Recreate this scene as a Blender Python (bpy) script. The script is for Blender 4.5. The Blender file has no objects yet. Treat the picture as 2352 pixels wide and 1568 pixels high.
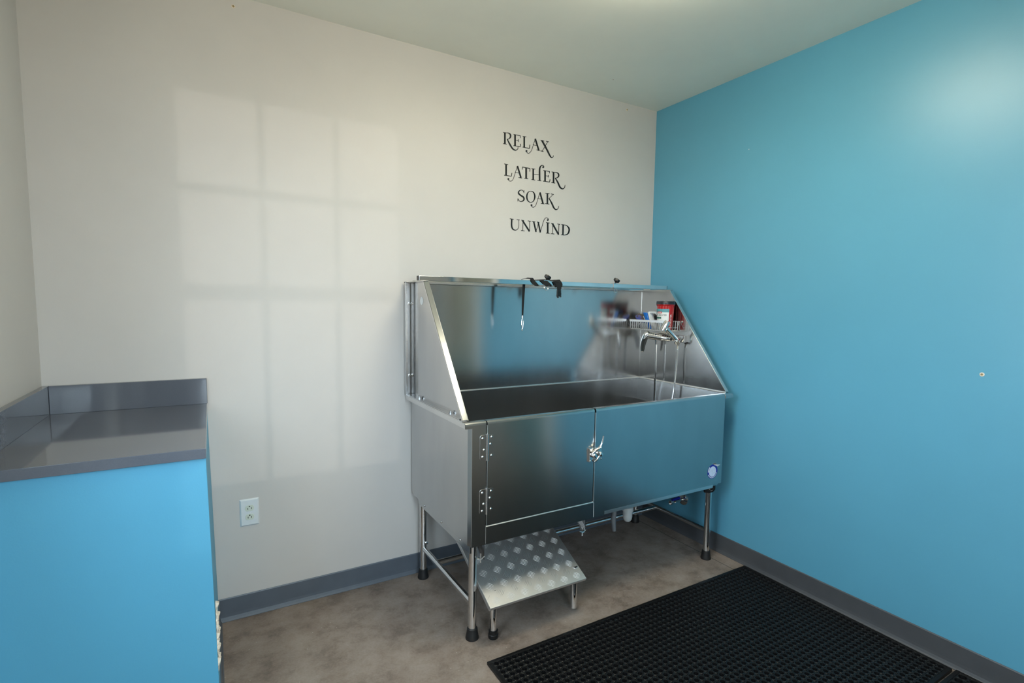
import bpy, bmesh, math, random
from math import sin, cos, pi, radians as rad
from mathutils import Vector, Matrix

S = bpy.context.scene
C = S.collection
random.seed(7)

# ------------------------------------------------------------------ camera
RIGHT = Vector((0.8572, -0.5117, 0.0))
def cam_axes(yaw, pitch, roll):
    fw = Vector((sin(yaw)*cos(pitch), cos(yaw)*cos(pitch), sin(pitch)))
    r = Vector((cos(yaw), -sin(yaw), 0)); u = r.cross(fw)
    return cos(roll)*r + sin(roll)*u, -sin(roll)*r + cos(roll)*u, fw
r_, u_, f_ = cam_axes(0.5385760, -0.0895149, 0.0148642)
cd = bpy.data.cameras.new('camera'); cam = bpy.data.objects.new('camera', cd); C.objects.link(cam)
cam.matrix_world = Matrix(((r_.x, u_.x, -f_.x, -2.425819), (r_.y, u_.y, -f_.y, -2.489595),
                           (r_.z, u_.z, -f_.z, 1.376711), (0, 0, 0, 1)))
cd.sensor_fit = 'HORIZONTAL'; cd.sensor_width = 36.0; cd.lens = 1204.647*36/2352
cd.shift_x = -26.754/2352; cd.shift_y = 22.581/2352; cd.clip_start = 0.02
S.camera = cam

# ------------------------------------------------------------------ world, sun, exposure
S.view_settings.view_transform = 'Standard'; S.view_settings.look = 'None'
S.view_settings.gamma = 1.0; S.view_settings.use_curve_mapping = False
S.view_settings.exposure = 0.0
S.cycles.use_denoising = True
S.cycles.max_bounces = 12; S.cycles.diffuse_bounces = 6; S.cycles.glossy_bounces = 6
S.cycles.transparent_max_bounces = 16; S.cycles.sample_clamp_indirect = 6.0
S.cycles.caustics_reflective = False; S.cycles.caustics_refractive = False
W = bpy.data.worlds.new('sky'); S.world = W; W.use_nodes = True
bg = W.node_tree.nodes['Background']
wt = W.node_tree; wtc = wt.nodes.new('ShaderNodeTexCoord'); wsx = wt.nodes.new('ShaderNodeSeparateXYZ'); wr = wt.nodes.new('ShaderNodeValToRGB')
wmp = wt.nodes.new('ShaderNodeMapRange'); wmp.inputs[1].default_value = -1; wmp.inputs[2].default_value = 1
wt.links.new(wtc.outputs['Generated'], wsx.inputs[0]); wt.links.new(wsx.outputs[2], wmp.inputs[0]); wt.links.new(wmp.outputs[0], wr.inputs[0])
we = wr.color_ramp.elements; we[0].position = 0.47; we[0].color = (0.36, 0.33, 0.27, 1); we[1].position = 0.53; we[1].color = (0.70, 0.87, 1.0, 1)
wt.links.new(wr.outputs[0], bg.inputs[0]); bg.inputs[1].default_value = 15.8
sun_d = bpy.data.lights.new('low_sun', 'SUN'); sun_d.energy = 0.22; sun_d.angle = rad(0.35); sun_d.color = (1, 0.93, 0.85)
sun = bpy.data.objects.new('low_sun', sun_d); C.objects.link(sun)
SUN_EL = 3.5
sun.rotation_euler = (rad(90-SUN_EL), 0, 0); sun.location = (-2, -8, 3)
def portal(name, loc, rot, sx, sy):
    d = bpy.data.lights.new(name, 'AREA'); d.shape = 'RECTANGLE'; d.size = sx; d.size_y = sy
    d.cycles.is_portal = True
    o = bpy.data.objects.new(name, d); C.objects.link(o); o.location = loc; o.rotation_euler = rot
FY, LX, H, NY = -3.70, -2.9554, 2.5809, -2.30
WA = (-2.56, -1.60, 0.78, 2.46)        # front window opening x0 x1 z0 z1
portal('portal_front', ((WA[0]+WA[1])/2, FY-0.12, (WA[2]+WA[3])/2), (rad(90), 0, 0), WA[1]-WA[0], WA[3]-WA[2])
WB = (-2.05, -1.25, 1.05, 2.30)        # unseen side window added to light the blue wall, y0 y1 z0 z1
portal('portal_side', (LX-0.12, (WB[0]+WB[1])/2, (WB[2]+WB[3])/2), (rad(90), 0, rad(-90)), WB[1]-WB[0], WB[3]-WB[2])
LAMP = (-1.18, -1.27)

# ------------------------------------------------------------------ materials
def lin(c):
    return tuple(((v/255)/12.92 if v/255 <= 0.04045 else ((v/255+0.055)/1.055)**2.4) for v in c) + (1,)
class NT:
    def __init__(s, name):
        s.m = bpy.data.materials.new(name); s.m.use_nodes = True
        s.t = s.m.node_tree; s.b = s.t.nodes['Principled BSDF']; s.out = s.t.nodes['Material Output']
    def n(s, typ, **kw):
        x = s.t.nodes.new(typ)
        for k, v in kw.items():
            if k.startswith('i_'): x.inputs[int(k[2:])].default_value = v
            else: setattr(x, k, v)
        return x
    def l(s, a, b): s.t.links.new(a, b)
    def coord(s, scale=(1, 1, 1)):
        tc = s.n('ShaderNodeTexCoord'); mp = s.n('ShaderNodeMapping'); mp.inputs['Scale'].default_value = scale
        s.l(tc.outputs['Object'], mp.inputs[0]); return mp.outputs[0]
    def noise(s, scale, detail=3, rough=0.5, vec=None):
        x = s.n('ShaderNodeTexNoise'); x.inputs['Scale'].default_value = scale
        x.inputs['Detail'].default_value = detail; x.inputs['Roughness'].default_value = rough
        s.l(vec if vec is not None else s.coord(), x.inputs['Vector']); return x.outputs[0]
    def ramp(s, fac, stops):
        x = s.n('ShaderNodeValToRGB'); e = x.color_ramp.elements
        while len(e) < len(stops): e.new(0.5)
        for i, (p, c) in enumerate(stops): e[i].position = p; e[i].color = c
        s.l(fac, x.inputs[0]); return x.outputs[0]
    def mix(s, fac, a, b, mode='MIX'):
        x = s.n('ShaderNodeMix', data_type='RGBA', blend_type=mode)
        for sock, v in ((x.inputs[0], fac), (x.inputs[6], a), (x.inputs[7], b)):
            if hasattr(v, 'links'): s.l(v, sock)
            else: sock.default_value = v
        return x.outputs[2]
    def bump(s, h, strength, dist=0.001):
        x = s.n('ShaderNodeBump'); x.inputs['Strength'].default_value = strength; x.inputs['Distance'].default_value = dist
        s.l(h, x.inputs['Height']); s.l(x.outputs[0], s.b.inputs['Normal'])
def g(v): return (v, v, v, 1)
def plain(name, col, rough=0.5, metal=0.0, bump=None, var=0.06, vscale=8.0, spec=0.5):
    q = NT(name); c = lin(col)
    f = q.noise(vscale, 4)
    a = tuple(max(0, x*(1-var)) for x in c[:3])+(1,); b = tuple(min(1, x*(1+var)) for x in c[:3])+(1,)
    q.l(q.ramp(f, [(0.3, a), (0.7, b)]), q.b.inputs['Base Color'])
    q.b.inputs['Roughness'].default_value = rough; q.b.inputs['Metallic'].default_value = metal
    q.b.inputs['Specular IOR Level'].default_value = spec
    if bump: q.bump(q.noise(bump[0], 2), bump[1], bump[2])
    return q.m
def paint(name, col, rough, scuff=(200, 205, 205)):
    q = NT(name); c = lin(col)
    a = tuple(x*0.965 for x in c[:3])+(1,); b = tuple(min(1, x*1.03) for x in c[:3])+(1,)
    base = q.ramp(q.noise(1.7, 5, 0.6), [(0.3, a), (0.7, b)])
    v = q.n('ShaderNodeTexVoronoi', feature='DISTANCE_TO_EDGE' if False else 'F1'); v.inputs['Scale'].default_value = 3.1
    q.l(q.coord(), v.inputs['Vector'])
    dot = q.n('ShaderNodeMath', operation='LESS_THAN', i_1=0.010); q.l(v.outputs['Distance'], dot.inputs[0])
    q.l(q.mix(dot.outputs[0], base, lin(scuff)), q.b.inputs['Base Color'])
    q.b.inputs['Roughness'].default_value = rough
    q.bump(q.noise(230, 2), 0.10, 0.0012)
    return q.m
def steel(name, rough, aniso=0.0, col=0.56, streak=True, tangent=(0, 0, 1)):
    q = NT(name)
    q.b.inputs['Metallic'].default_value = 1.0
    f = q.noise(1.0, 5, 0.6, q.coord((6, 6, 2.0)))
    q.l(q.ramp(f, [(0.3, g(col*0.93)), (0.7, g(col*1.05))]), q.b.inputs['Base Color'])
    if streak:
        f2 = q.noise(1.0, 4, 0.65, q.coord((26, 26, 1.6)))
        f3 = q.noise(170.0, 2, 0.5)
        mx = q.n('ShaderNodeMath', operation='MULTIPLY_ADD', i_1=0.05, i_2=rough-0.025); q.l(f2, mx.inputs[0])
        m2 = q.n('ShaderNodeMath', operation='MULTIPLY_ADD', i_1=0.004); q.l(f3, m2.inputs[0]); q.l(mx.outputs[0], m2.inputs[2])
        q.l(m2.outputs[0], q.b.inputs['Roughness'])
        q.bump(q.noise(1.0, 1, 0.4, q.coord((4, 4, 1.2))), 0.05, 0.003)
    else:
        q.b.inputs['Roughness'].default_value = rough
    if aniso:
        q.b.inputs['Anisotropic'].default_value = aniso
        t = q.n('ShaderNodeCombineXYZ', i_0=tangent[0], i_1=tangent[1], i_2=tangent[2]); q.l(t.outputs[0], q.b.inputs['Tangent'])
    return q.m
M = {}
M['beige'] = paint('beige_paint', (206, 202, 198), 0.5, (120, 112, 100))
M['blue'] = paint('blue_paint', (92, 161, 190), 0.36)
M['counter_blue'] = paint('low_wall_paint', (84, 163, 198), 0.5)
M['ceiling'] = paint('ceiling_paint', (243, 243, 232), 0.6, (190, 155, 140))
M['base'] = plain('cove_base_vinyl', (88, 96, 106), 0.42, bump=(60, 0.05, 0.001), vscale=14)
M['base_dark'] = plain('dark_cove_base', (76, 78, 82), 0.45, bump=(60, 0.05, 0.001), vscale=14)  # cove base in a darker grey for the right wall
M['door'] = plain('door_paint', (156, 158, 144), 0.4)
M['tint'] = plain('teal_tint_panel', (70, 132, 142), 0.4)
M['white_trim'] = plain('white_trim', (225, 224, 218), 0.35)
M['laminate'] = plain('grey_laminate', (92, 97, 107), 0.07, var=0.04, vscale=300)
M['steel'] = steel('brushed_steel', 0.2, 0.8)
M['steel_back'] = steel('bright_steel', 0.165, 0.75)
M['steel_dark'] = steel('grey_steel', 0.3, col=0.34)
M['wire'] = steel('satin_wire', 0.34, streak=False, col=0.8)
M['steel_plain'] = steel('satin_steel', 0.2)
M['steel_dull'] = steel('dull_steel', 0.22, 0.0, 0.5)
M['polish'] = steel('polished_steel', 0.13, streak=False, col=0.72)
M['chrome'] = steel('chrome', 0.06, streak=False, col=0.78)
M['tread_bar'] = steel('tread_bar_aluminium', 0.48, streak=False, col=0.58)
M['tread'] = steel('tread_aluminium', 0.42, streak=False, col=0.72)
M['black'] = plain('black_plastic', (16, 16, 17), 0.35)
M['rubber'] = plain('black_rubber', (24, 24, 25), 0.5, vscale=60, var=0.3)
M['webbing'] = plain('black_webbing', (12, 12, 13), 0.75, bump=(900, 0.3, 0.0008))
M['vinyl'] = plain('black_vinyl', (14, 14, 15), 0.45)
M['white_plastic'] = plain('white_plastic', (222, 228, 232), 0.35)
M['ivory'] = plain('ivory_plastic', (214, 222, 210), 0.35)
M['dark'] = plain('dark_slot', (10, 10, 10), 0.7)
M['pvc'] = plain('white_pvc', (205, 208, 208), 0.4)
M['grey_pvc'] = plain('grey_plastic', (120, 124, 128), 0.5)
M['red'] = plain('red_plastic', (182, 26, 26), 0.22)
M['label_white'] = plain('label_paper', (240, 242, 240), 0.5, var=0.02)
M['label_teal'] = plain('label_teal', (96, 160, 170), 0.5)
M['label_green'] = plain('label_green', (60, 112, 100), 0.5)
M['label_grey'] = plain('label_grey', (190, 188, 184), 0.5)
M['label_orange'] = plain('label_orange', (214, 150, 70), 0.5)
M['label_red'] = plain('label_red', (205, 60, 52), 0.5)
M['blue_plastic'] = plain('blue_plastic', (20, 112, 205), 0.3)
M['navy'] = plain('navy_lid', (34, 38, 46), 0.35)
M['purple'] = plain('purple_plastic', (86, 96, 176), 0.35)
M['bristle'] = plain('tan_bristle', (120, 104, 84), 0.8)
M['valve_blue'] = plain('valve_blue', (34, 40, 160), 0.35)
M['sticker_blue'] = plain('sticker_blue', (20, 40, 150), 0.35)
M['sticker_white'] = plain('sticker_white', (205, 216, 238), 0.35, var=0.1, vscale=90)
M['paper'] = plain('torn_paper', (226, 214, 198), 0.8, var=0.25, vscale=60)
M['brass'] = plain('worn_screw', (160, 140, 100), 0.4, metal=0.6)
# concrete
q = NT('stained_concrete')
n1 = q.noise(2.3, 9, 0.68); n2 = q.noise(8.0, 8, 0.72); n3 = q.noise(120, 3, 0.6)
base = q.ramp(n1, [(0.36, lin((90, 74, 64))), (0.46, lin((126, 109, 97))), (0.54, lin((142, 127, 115))), (0.64, lin((118, 100, 84)))])
dark = q.ramp(n2, [(0.38, lin((98, 82, 70))), (0.5, lin((148, 132, 120))), (0.62, lin((166, 152, 142)))])
c1 = q.mix(0.5, base, dark)
c2 = q.mix(0.12, c1, q.ramp(n3, [(0.35, g(0.10)), (0.65, g(0.34))]))
vv = q.n('ShaderNodeTexVoronoi'); vv.inputs['Scale'].default_value = 26; q.l(q.coord(), vv.inputs['Vector'])
sp = q.n('ShaderNodeMath', operation='LESS_THAN', i_1=0.05); q.l(vv.outputs['Distance'], sp.inputs[0])
c3 = q.mix(sp.outputs[0], c2, lin((176, 168, 158)))
sx = q.n('ShaderNodeSeparateXYZ'); q.l(q.n('ShaderNodeTexCoord').outputs['Object'], sx.inputs[0])
jd = q.n('ShaderNodeMath', operation='ADD', i_1=0.098); q.l(sx.outputs[0], jd.inputs[0])
ja = q.n('ShaderNodeMath', operation='ABSOLUTE'); q.l(jd.outputs[0], ja.inputs[0])
jl = q.n('ShaderNodeMath', operation='LESS_THAN', i_1=0.0018); q.l(ja.outputs[0], jl.inputs[0])
q.l(q.mix(jl.outputs[0], c3, lin((30, 26, 24))), q.b.inputs['Base Color'])
rr = q.n('ShaderNodeMath', operation='MULTIPLY_ADD', i_1=0.35, i_2=0.30); q.l(n2, rr.inputs[0]); q.l(rr.outputs[0], q.b.inputs['Roughness'])
q.bump(n3, 0.15, 0.002); M['concrete'] = q.m
# window glass: clear pane with a faint reflection
q = NT('window_glass'); q.t.nodes.remove(q.b)
tr = q.n('ShaderNodeBsdfTransparent'); gl = q.n('ShaderNodeBsdfGlossy'); gl.inputs['Roughness'].default_value = 0.02
fr = q.n('ShaderNodeFresnel'); fr.inputs[0].default_value = 1.45
bf = q.n('ShaderNodeNewGeometry'); inv = q.n('ShaderNodeMath', operation='SUBTRACT', i_0=1.0); q.l(bf.outputs['Backfacing'], inv.inputs[1])
fm_ = q.n('ShaderNodeMath', operation='MULTIPLY'); q.l(fr.outputs[0], fm_.inputs[0]); q.l(inv.outputs[0], fm_.inputs[1])
mx = q.n('ShaderNodeMixShader'); q.l(fm_.outputs[0], mx.inputs[0]); q.l(tr.outputs[0], mx.inputs[1]); q.l(gl.outputs[0], mx.inputs[2])
q.l(mx.outputs[0], q.out.inputs[0]); M['glass'] = q.m
# lamp diffuser
q = NT('lamp_diffuser'); q.b.inputs['Base Color'].default_value = g(0.8)
q.b.inputs['Emission Color'].default_value = (1.0, 0.925, 0.72, 1); q.b.inputs['Emission Strength'].default_value = 28.0
M['diffuser'] = q.m

# ------------------------------------------------------------------ mesh helpers
class MB:
    def __init__(s): s.v = []; s.f = []; s.sm = []
    def add(s, vs, fs, smooth=False):
        k = len(s.v); s.v += [tuple(v) for v in vs]; s.f += [tuple(i+k for i in f) for f in fs]; s.sm += [smooth]*len(fs); return s
    def box(s, x0, x1, y0, y1, z0, z1):
        x0, x1 = min(x0, x1), max(x0, x1); y0, y1 = min(y0, y1), max(y0, y1); z0, z1 = min(z0, z1), max(z0, z1)
        return s.add([(x0, y0, z0), (x1, y0, z0), (x1, y1, z0), (x0, y1, z0), (x0, y0, z1), (x1, y0, z1), (x1, y1, z1), (x0, y1, z1)],
                     [(0, 3, 2, 1), (4, 5, 6, 7), (0, 1, 5, 4), (1, 2, 6, 5), (2, 3, 7, 6), (3, 0, 4, 7)])
    def obox(s, o, ax, ay, az):       # box from a corner and three edge vectors
        o, ax, ay, az = map(Vector, (o, ax, ay, az))
        P = [o, o+ax, o+ax+ay, o+ay]; P += [p+az for p in P]
        fs = [(0, 3, 2, 1), (4, 5, 6, 7), (0, 1, 5, 4), (1, 2, 6, 5), (2, 3, 7, 6), (3, 0, 4, 7)]
        if ax.cross(ay).dot(az) < 0: fs = [f[::-1] for f in fs]
        return s.add(P, fs)
    def prism(s, poly, axis, a, b, smooth=False):   # poly of 2d points, extruded along axis ('x': (y,z); 'y': (x,z); 'z': (x,y))
        def P(p, t): return {'x': (t, p[0], p[1]), 'y': (p[0], t, p[1]), 'z': (p[0], p[1], t)}[axis]
        n = len(poly); vs = [P(p, a) for p in poly]+[P(p, b) for p in poly]
        fs = [tuple(range(n))[::-1], tuple(range(n, 2*n))]
        fs += [(i, (i+1) % n, (i+1) % n+n, i+n) for i in range(n)]
        k = len(s.f); s.add(vs, fs)
        if smooth:
            for i in range(k+2, len(s.f)): s.sm[i] = True
        return s
    def tube(s, path, r, seg=12, cap=True, smooth=True, flat=1.0, closed=False):
        P = [Vector(p) for p in path]; n = len(P); rs = r if isinstance(r, (list, tuple)) else [r]*n
        def tang(i):
            if closed: return (P[(i+1) % n]-P[i-1]).normalized()
            return (P[min(i+1, n-1)]-P[max(i-1, 0)]).normalized()
        t0 = tang(0); up = Vector((0, 0, 1)) if abs(t0.z) < 0.9 else Vector((1, 0, 0))
        nn = (up - up.dot(t0)*t0).normalized(); vs = []
        for i in range(n):
            t = tang(i); nn = (nn-nn.dot(t)*t)
            nn = nn.normalized() if nn.length > 1e-6 else t.orthogonal().normalized()
            b = t.cross(nn)
            for j in range(seg):
                a = 2*pi*j/seg; vs.append(P[i]+nn*cos(a)*rs[i]+b*sin(a)*rs[i]*flat)
        fs = []
        for i in range(n if closed else n-1):
            for j in range(seg):
                a, b2 = i*seg+j, i*seg+(j+1) % seg; k = ((i+1) % n)*seg
                fs.append((a, b2, k+(j+1) % seg, k+j))
        s.add(vs, fs, smooth)
        if cap and not closed:
            k = len(s.v)-n*seg
            s.f += [tuple(range(k, k+seg))[::-1], tuple(range(k+(n-1)*seg, k+n*seg))]; s.sm += [False, False]
        return s
    def lathe(s, prof, c, axis=(0, 0, 1), seg=24, rfun=None, smooth=True):   # prof: (r, h)
        ax = Vector(axis).normalized(); u = ax.orthogonal().normalized(); w = ax.cross(u); c = Vector(c); vs = []
        for r, h in prof:
            for j in range(seg):
                a = 2*pi*j/seg; rr = r*(rfun(a, h) if rfun else 1); vs.append(c+ax*h+(u*cos(a)+w*sin(a))*rr)
        fs = []; n = len(prof)
        for i in range(n-1):
            for j in range(seg): fs.append((i*seg+j, i*seg+(j+1) % seg, (i+1)*seg+(j+1) % seg, (i+1)*seg+j))
        s.add(vs, fs, smooth); k = len(s.v)-n*seg
        s.f += [tuple(range(k, k+seg))[::-1], tuple(range(k+(n-1)*seg, k+n*seg))]; s.sm += [False, False]
        return s
    def disc(s, c, axis, r, h, seg=20): return s.lathe([(r, 0), (r, h)], c, axis, seg)
    def dome(s, c, axis, r, h, seg=14): return s.lathe([(r, 0), (r*0.92, h*0.45), (r*0.62, h*0.85), (r*0.2, h)], c, axis, seg)
    def build(s, name, m, parent=None, bevel=0.0, segs=2, origin=None):
        me = bpy.data.meshes.new(name)
        o0 = Vector(origin) if origin else (Vector(parent['_o']) if parent is not None else None)
        if o0 is None:
            xs = list(zip(*s.v)); o0 = Vector(((min(xs[0])+max(xs[0]))/2, (min(xs[1])+max(xs[1]))/2, min(xs[2])))
            if m in (M['concrete'], M['beige'], M['blue'], M['ceiling'], M['counter_blue'], M['base']): o0 = Vector((0, 0, 0))
        me.from_pydata([tuple(Vector(v)-o0) for v in s.v], [], s.f); me.update()
        bm = bmesh.new(); bm.from_mesh(me); bmesh.ops.recalc_face_normals(bm, faces=bm.faces); bm.to_mesh(me); bm.free()
        if any(s.sm): me.polygons.foreach_set('use_smooth', s.sm); me.set_sharp_from_angle(angle=rad(38))
        o = bpy.data.objects.new(name, me); C.objects.link(o); me.materials.append(m)
        if parent is not None: o.parent = parent; o['_o'] = list(o0)
        else: o.location = o0; o['_o'] = list(o0)
        if bevel:
            b = o.modifiers.new('edge', 'BEVEL'); b.width = bevel; b.segments = segs; b.limit_method = 'ANGLE'; b.angle_limit = rad(40)
            b.harden_normals = True; 
            me.polygons.foreach_set('use_smooth', [True]*len(me.polygons))
            if not any(s.sm):
                pass
        return o
def smooth3(pts, n):
    P = [Vector(p) for p in pts]; out = []
    for i in range(len(P)-1):
        p0, p1, p2, p3 = P[max(i-1, 0)], P[i], P[i+1], P[min(i+2, len(P)-1)]
        for k in range(n):
            t = k/n; out.append(0.5*((2*p1)+(p2-p0)*t+(2*p0-5*p1+4*p2-p3)*t*t+(3*p1-p0-3*p2+p3)*t**3))
    out.append(P[-1]); return out
def empty(name, loc, label, cat, group=None):
    o = bpy.data.objects.new(name, None); C.objects.link(o); o.location = loc; o['_o'] = list(loc)
    o['label'] = label; o['category'] = cat; o.empty_display_size = 0.05
    if group: o['group'] = group
    return o
def tag(o, label, cat, group=None):
    o['label'] = label; o['category'] = cat
    if group: o['group'] = group
    return o
def struct(o): o['kind'] = 'structure'; return o

# ------------------------------------------------------------------ room shell
struct(MB().box(LX-0.3, 0.3, FY-0.3, 0.3, -0.12, 0).build('floor', M['concrete']))
struct(MB().box(LX-0.12, 0.12, FY-0.12, 0.12, H, H+0.1).build('ceiling', M['ceiling']))
struct(MB().box(LX-0.12, 0.12, 0, 0.12, 0, H).build('wall_back', M['beige']))
DY0, DY1, DZ = -3.50, -2.56, 2.06          # doorway in the right wall
struct(MB().box(0, 0.12, DY1, 0, 0, H).box(0, 0.12, FY, DY0, 0, H).box(0, 0.12, DY0, DY1, DZ, H).build('wall_right', M['blue']))
b = MB().box(LX-0.12, LX, WB[1], 0, 0, H).box(LX-0.12, LX, FY, WB[0], 0, H)
b.box(LX-0.12, LX, WB[0], WB[1], 0, WB[2]).box(LX-0.12, LX, WB[0], WB[1], WB[3], H)
struct(b.build('wall_left', M['beige']))
b = MB().box(LX, WA[0], FY-0.12, FY, 0, H).box(WA[1], 0, FY-0.12, FY, 0, H)
b.box(WA[0], WA[1], FY-0.12, FY, 0, WA[2]).box(WA[0], WA[1], FY-0.12, FY, WA[3], H)
struct(b.build('wall_front', M['beige']))
def window(name, axis, c, r, cols, rows, inward):
    a0, a1, z0, z1 = r
    def bx(m, u0, u1, w0, w1, t0, t1):
        if axis == 'y': m.box(u0, u1, c+t0, c+t1, w0, w1)
        else: m.box(c+t0, c+t1, u0, u1, w0, w1)
    fm = MB(); t = 0.045
    for u0, u1, w0, w1 in ((a0, a0+t, z0, z1), (a1-t, a1, z0, z1), (a0+t, a1-t, z0, z0+t), (a0+t, a1-t, z1-t, z1)): bx(fm, u0, u1, w0, w1, -0.08, -0.03)
    o = struct(fm.build(name, M['white_trim'], bevel=0.003))
    mm = MB()
    for u in cols: bx(mm, u-0.0125, u+0.0125, z0+t, z1-t, -0.068, -0.042)
    for w, h in rows: bx(mm, a0+t, a1-t, w-h/2, w+h/2, -0.068, -0.042)
    mm.build('mullion', M['white_trim'], o)
    gm = MB(); bx(gm, a0+t, a1-t, z0+t, z1-t, -0.057, -0.053); gm.build('pane', M['glass'], o)
    s = MB(); bx(s, a0-0.03, a1+0.03, z0-0.03, z0, -0.12, 0.03) if inward > 0 else bx(s, a0-0.03, a1+0.03, z0-0.03, z0, -0.12, 0.03)
    return o
dz = 3.75*math.tan(rad(SUN_EL))
window('window_1', 'y', FY, WA, (-2.222, -1.924), ((1.818+dz, 0.034), (1.408+dz, 0.065)), 1)
window('fill_window', 'x', LX, WB, (-1.65,), ((1.66, 0.04),), 1)  # added fill window, out of view
# door in the right wall
o = struct(MB().box(0.03, 0.07, DY0+0.05, DY1-0.05, 0.01, DZ-0.05).build('door_1', M['door'], bevel=0.002))
MB().box(-0.015, 0.12, DY1-0.05, DY1+0.05, 0, DZ+0.06).box(-0.015, 0.12, DY0-0.05, DY0+0.05, 0, DZ+0.06).box(-0.015, 0.12, DY0+0.05, DY1-0.05, DZ-0.05, DZ+0.06).build('door_frame', M['white_trim'], o)
MB().box(0.024, 0.0305, DY0+0.06, DY1-0.06, 0.02, 0.72).build('tint_panel', M['tint'], o, bevel=0.001)  # unseen panel added to bring teal into the tub door's reflection
MB().tube([(0.03, DY1-0.12, 1.0), (-0.03, DY1-0.12, 1.0), (-0.03, DY1-0.24, 1.0)], 0.009).build('door_handle', M['chrome'], o)
# cove base
def cove(h=0.1016, t=0.004, toe=0.012):
    return [(0, 0), (toe, 0), (toe, 0.002), (0.008, 0.008), (t+0.0008, 0.018), (t, 0.03), (t, h-0.004), (t-0.002, h), (0, h)]
b = MB().prism([(-p, z) for p, z in cove()], 'x', -2.437, -0.004)
struct(b.build('baseboard_back', M['base']))
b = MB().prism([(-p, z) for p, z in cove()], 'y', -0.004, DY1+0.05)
struct(b.build('baseboard_right', M['base_dark'], origin=(0, 0, 0)))
# the low wall that carries the counter
LW = -2.4405
lw = struct(MB().prism([(LX+0.001, 0), (-2.4360, 0), (-2.4502, 0.9245), (LX+0.001, 0.9245)], 'y', -0.757, -0.001).build('wall_low', M['counter_blue'], bevel=0.0015, origin=(0, 0, 0)))
MB().prism([(-2.4375+p, z) for p, z in cove(0.1016, 0.005, 0.012)], 'y', -0.757, -0.006).build('baseboard', M['base'], lw)
pb = MB()                                  # torn drywall paper along the front edge of the low wall
random.seed(3)
for i in range(26):
    z = 0.262 + 0.195*i/25 + random.uniform(-0.006, 0.006)
    wdt = 0.003 + 0.007*abs(sin(i*0.55))*random.uniform(0.5, 1.0)
    hh = random.uniform(0.010, 0.022); y0 = -0.757+random.uniform(0.0, 0.02)
    p = [(LW-0.001, y0, z), (LW+wdt*0.6, y0-0.004, z+hh*0.2), (LW+wdt, y0+0.006, z+hh*0.6), (LW-0.001, y0+0.004, z+hh)]
    pb.add(p+[(x+0.001, y+0.012, zz) for x, y, zz in p], [(0, 1, 2, 3), (7, 6, 5, 4), (0, 4, 5, 1), (1, 5, 6, 2), (2, 6, 7, 3), (3, 7, 4, 0)])
pb.build('torn_paper', M['paper'], lw)
# counter
ct = empty('countertop', (-2.70, -0.39, 0.925), 'grey laminate countertop with upstands, in the corner on the low blue wall', 'countertop')
MB().box(LX+0.001, -2.4495, -0.772, -0.001, 0.925, 0.955).build('worktop', M['laminate'], ct, bevel=0.0015)
MB().box(LX+0.0215, -2.4475, -0.020, -0.001, 0.955, 1.058).build('backsplash', M['laminate'], ct, bevel=0.001)
MB().box(LX+0.001, LX+0.021, -0.772, -0.001, 0.955, 1.058).build('side_splash', M['laminate'], ct, bevel=0.001)
# outlet
ol = empty('wall_outlet', (-2.308, 0, 0.404), 'white duplex wall outlet low on the beige wall', 'outlet')
b = MB(); x0, x1, z0, z1 = -2.346, -2.2705, 0.404, 0.5245
f0 = [(x0, -0.0005, z0), (x1, -0.0005, z0), (x1, -0.0005, z1), (x0, -0.0005, z1)]; k = 0.006
f1 = [(x0+k, -0.006, z0+k), (x1-k, -0.006, z0+k), (x1-k, -0.006, z1-k), (x0+k, -0.006, z1-k)]
b.add(f0+f1, [(0, 1, 2, 3), (7, 6, 5, 4)]+[(i, (i+1) % 4, (i+1) % 4+4, i+4) for i in range(4)]).build('cover_plate', M['white_plastic'], ol, bevel=0.001)
for zc in (0.4835, 0.4445):
    pts = [(-2.3082+0.0172*max(-1, min(1, cos(a)*1.0)), zc+max(-0.0128, min(0.0128, 0.0172*sin(a)))) for a in [2*pi*i/32 for i in range(32)]]
    so = MB().prism(pts, 'y', -0.0058, -0.0078).build('socket_face', M['ivory'], ol, bevel=0.0006)
    sl = MB()
    sl.box(-2.3158, -2.3134, -0.0081, -0.007, zc-0.0055, zc+0.0025).box(-2.3026, -2.3002, -0.0081, -0.007, zc-0.0055, zc+0.0035)
    sl.prism([(-2.3082+0.0028*cos(a), zc+0.0078+0.0026*sin(a)) for a in [2*pi*i/12 for i in range(12)]], 'y', -0.0081, -0.007)
    sl.build('slots', M['dark'], so)
MB().dome((-2.3082, -0.0058, 0.464), (0, -1, 0), 0.0028, 0.0014).build('screw', M['white_plastic'], ol)
# old fixings left in the walls
def anchor(c, ax, label):
    a = empty('wall_anchor', c, label, 'wall anchor', 'empty wall anchors')
    MB().lathe([(0.0075, 0), (0.0075, 0.0012), (0.0045, 0.002), (0.0042, 0.0005)], c, ax, 14).build('plug_rim', M['paper'], a)
    MB().disc(Vector(c)+Vector(ax)*0.0012, ax, 0.0036, 0.001, 10).build('screw', M['brass'], a)
anchor((-2.307, 0, 2.538), (0, -1, 0), 'small empty wall anchor high on the beige wall, far from the corner')
anchor((-0.243, 0, 2.544), (0, -1, 0), 'small empty wall anchor high on the beige wall, near the blue corner')
anchor((0, -1.712, 1.145), (-1, 0, 0), 'small empty wall anchor halfway up the blue wall')
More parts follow.
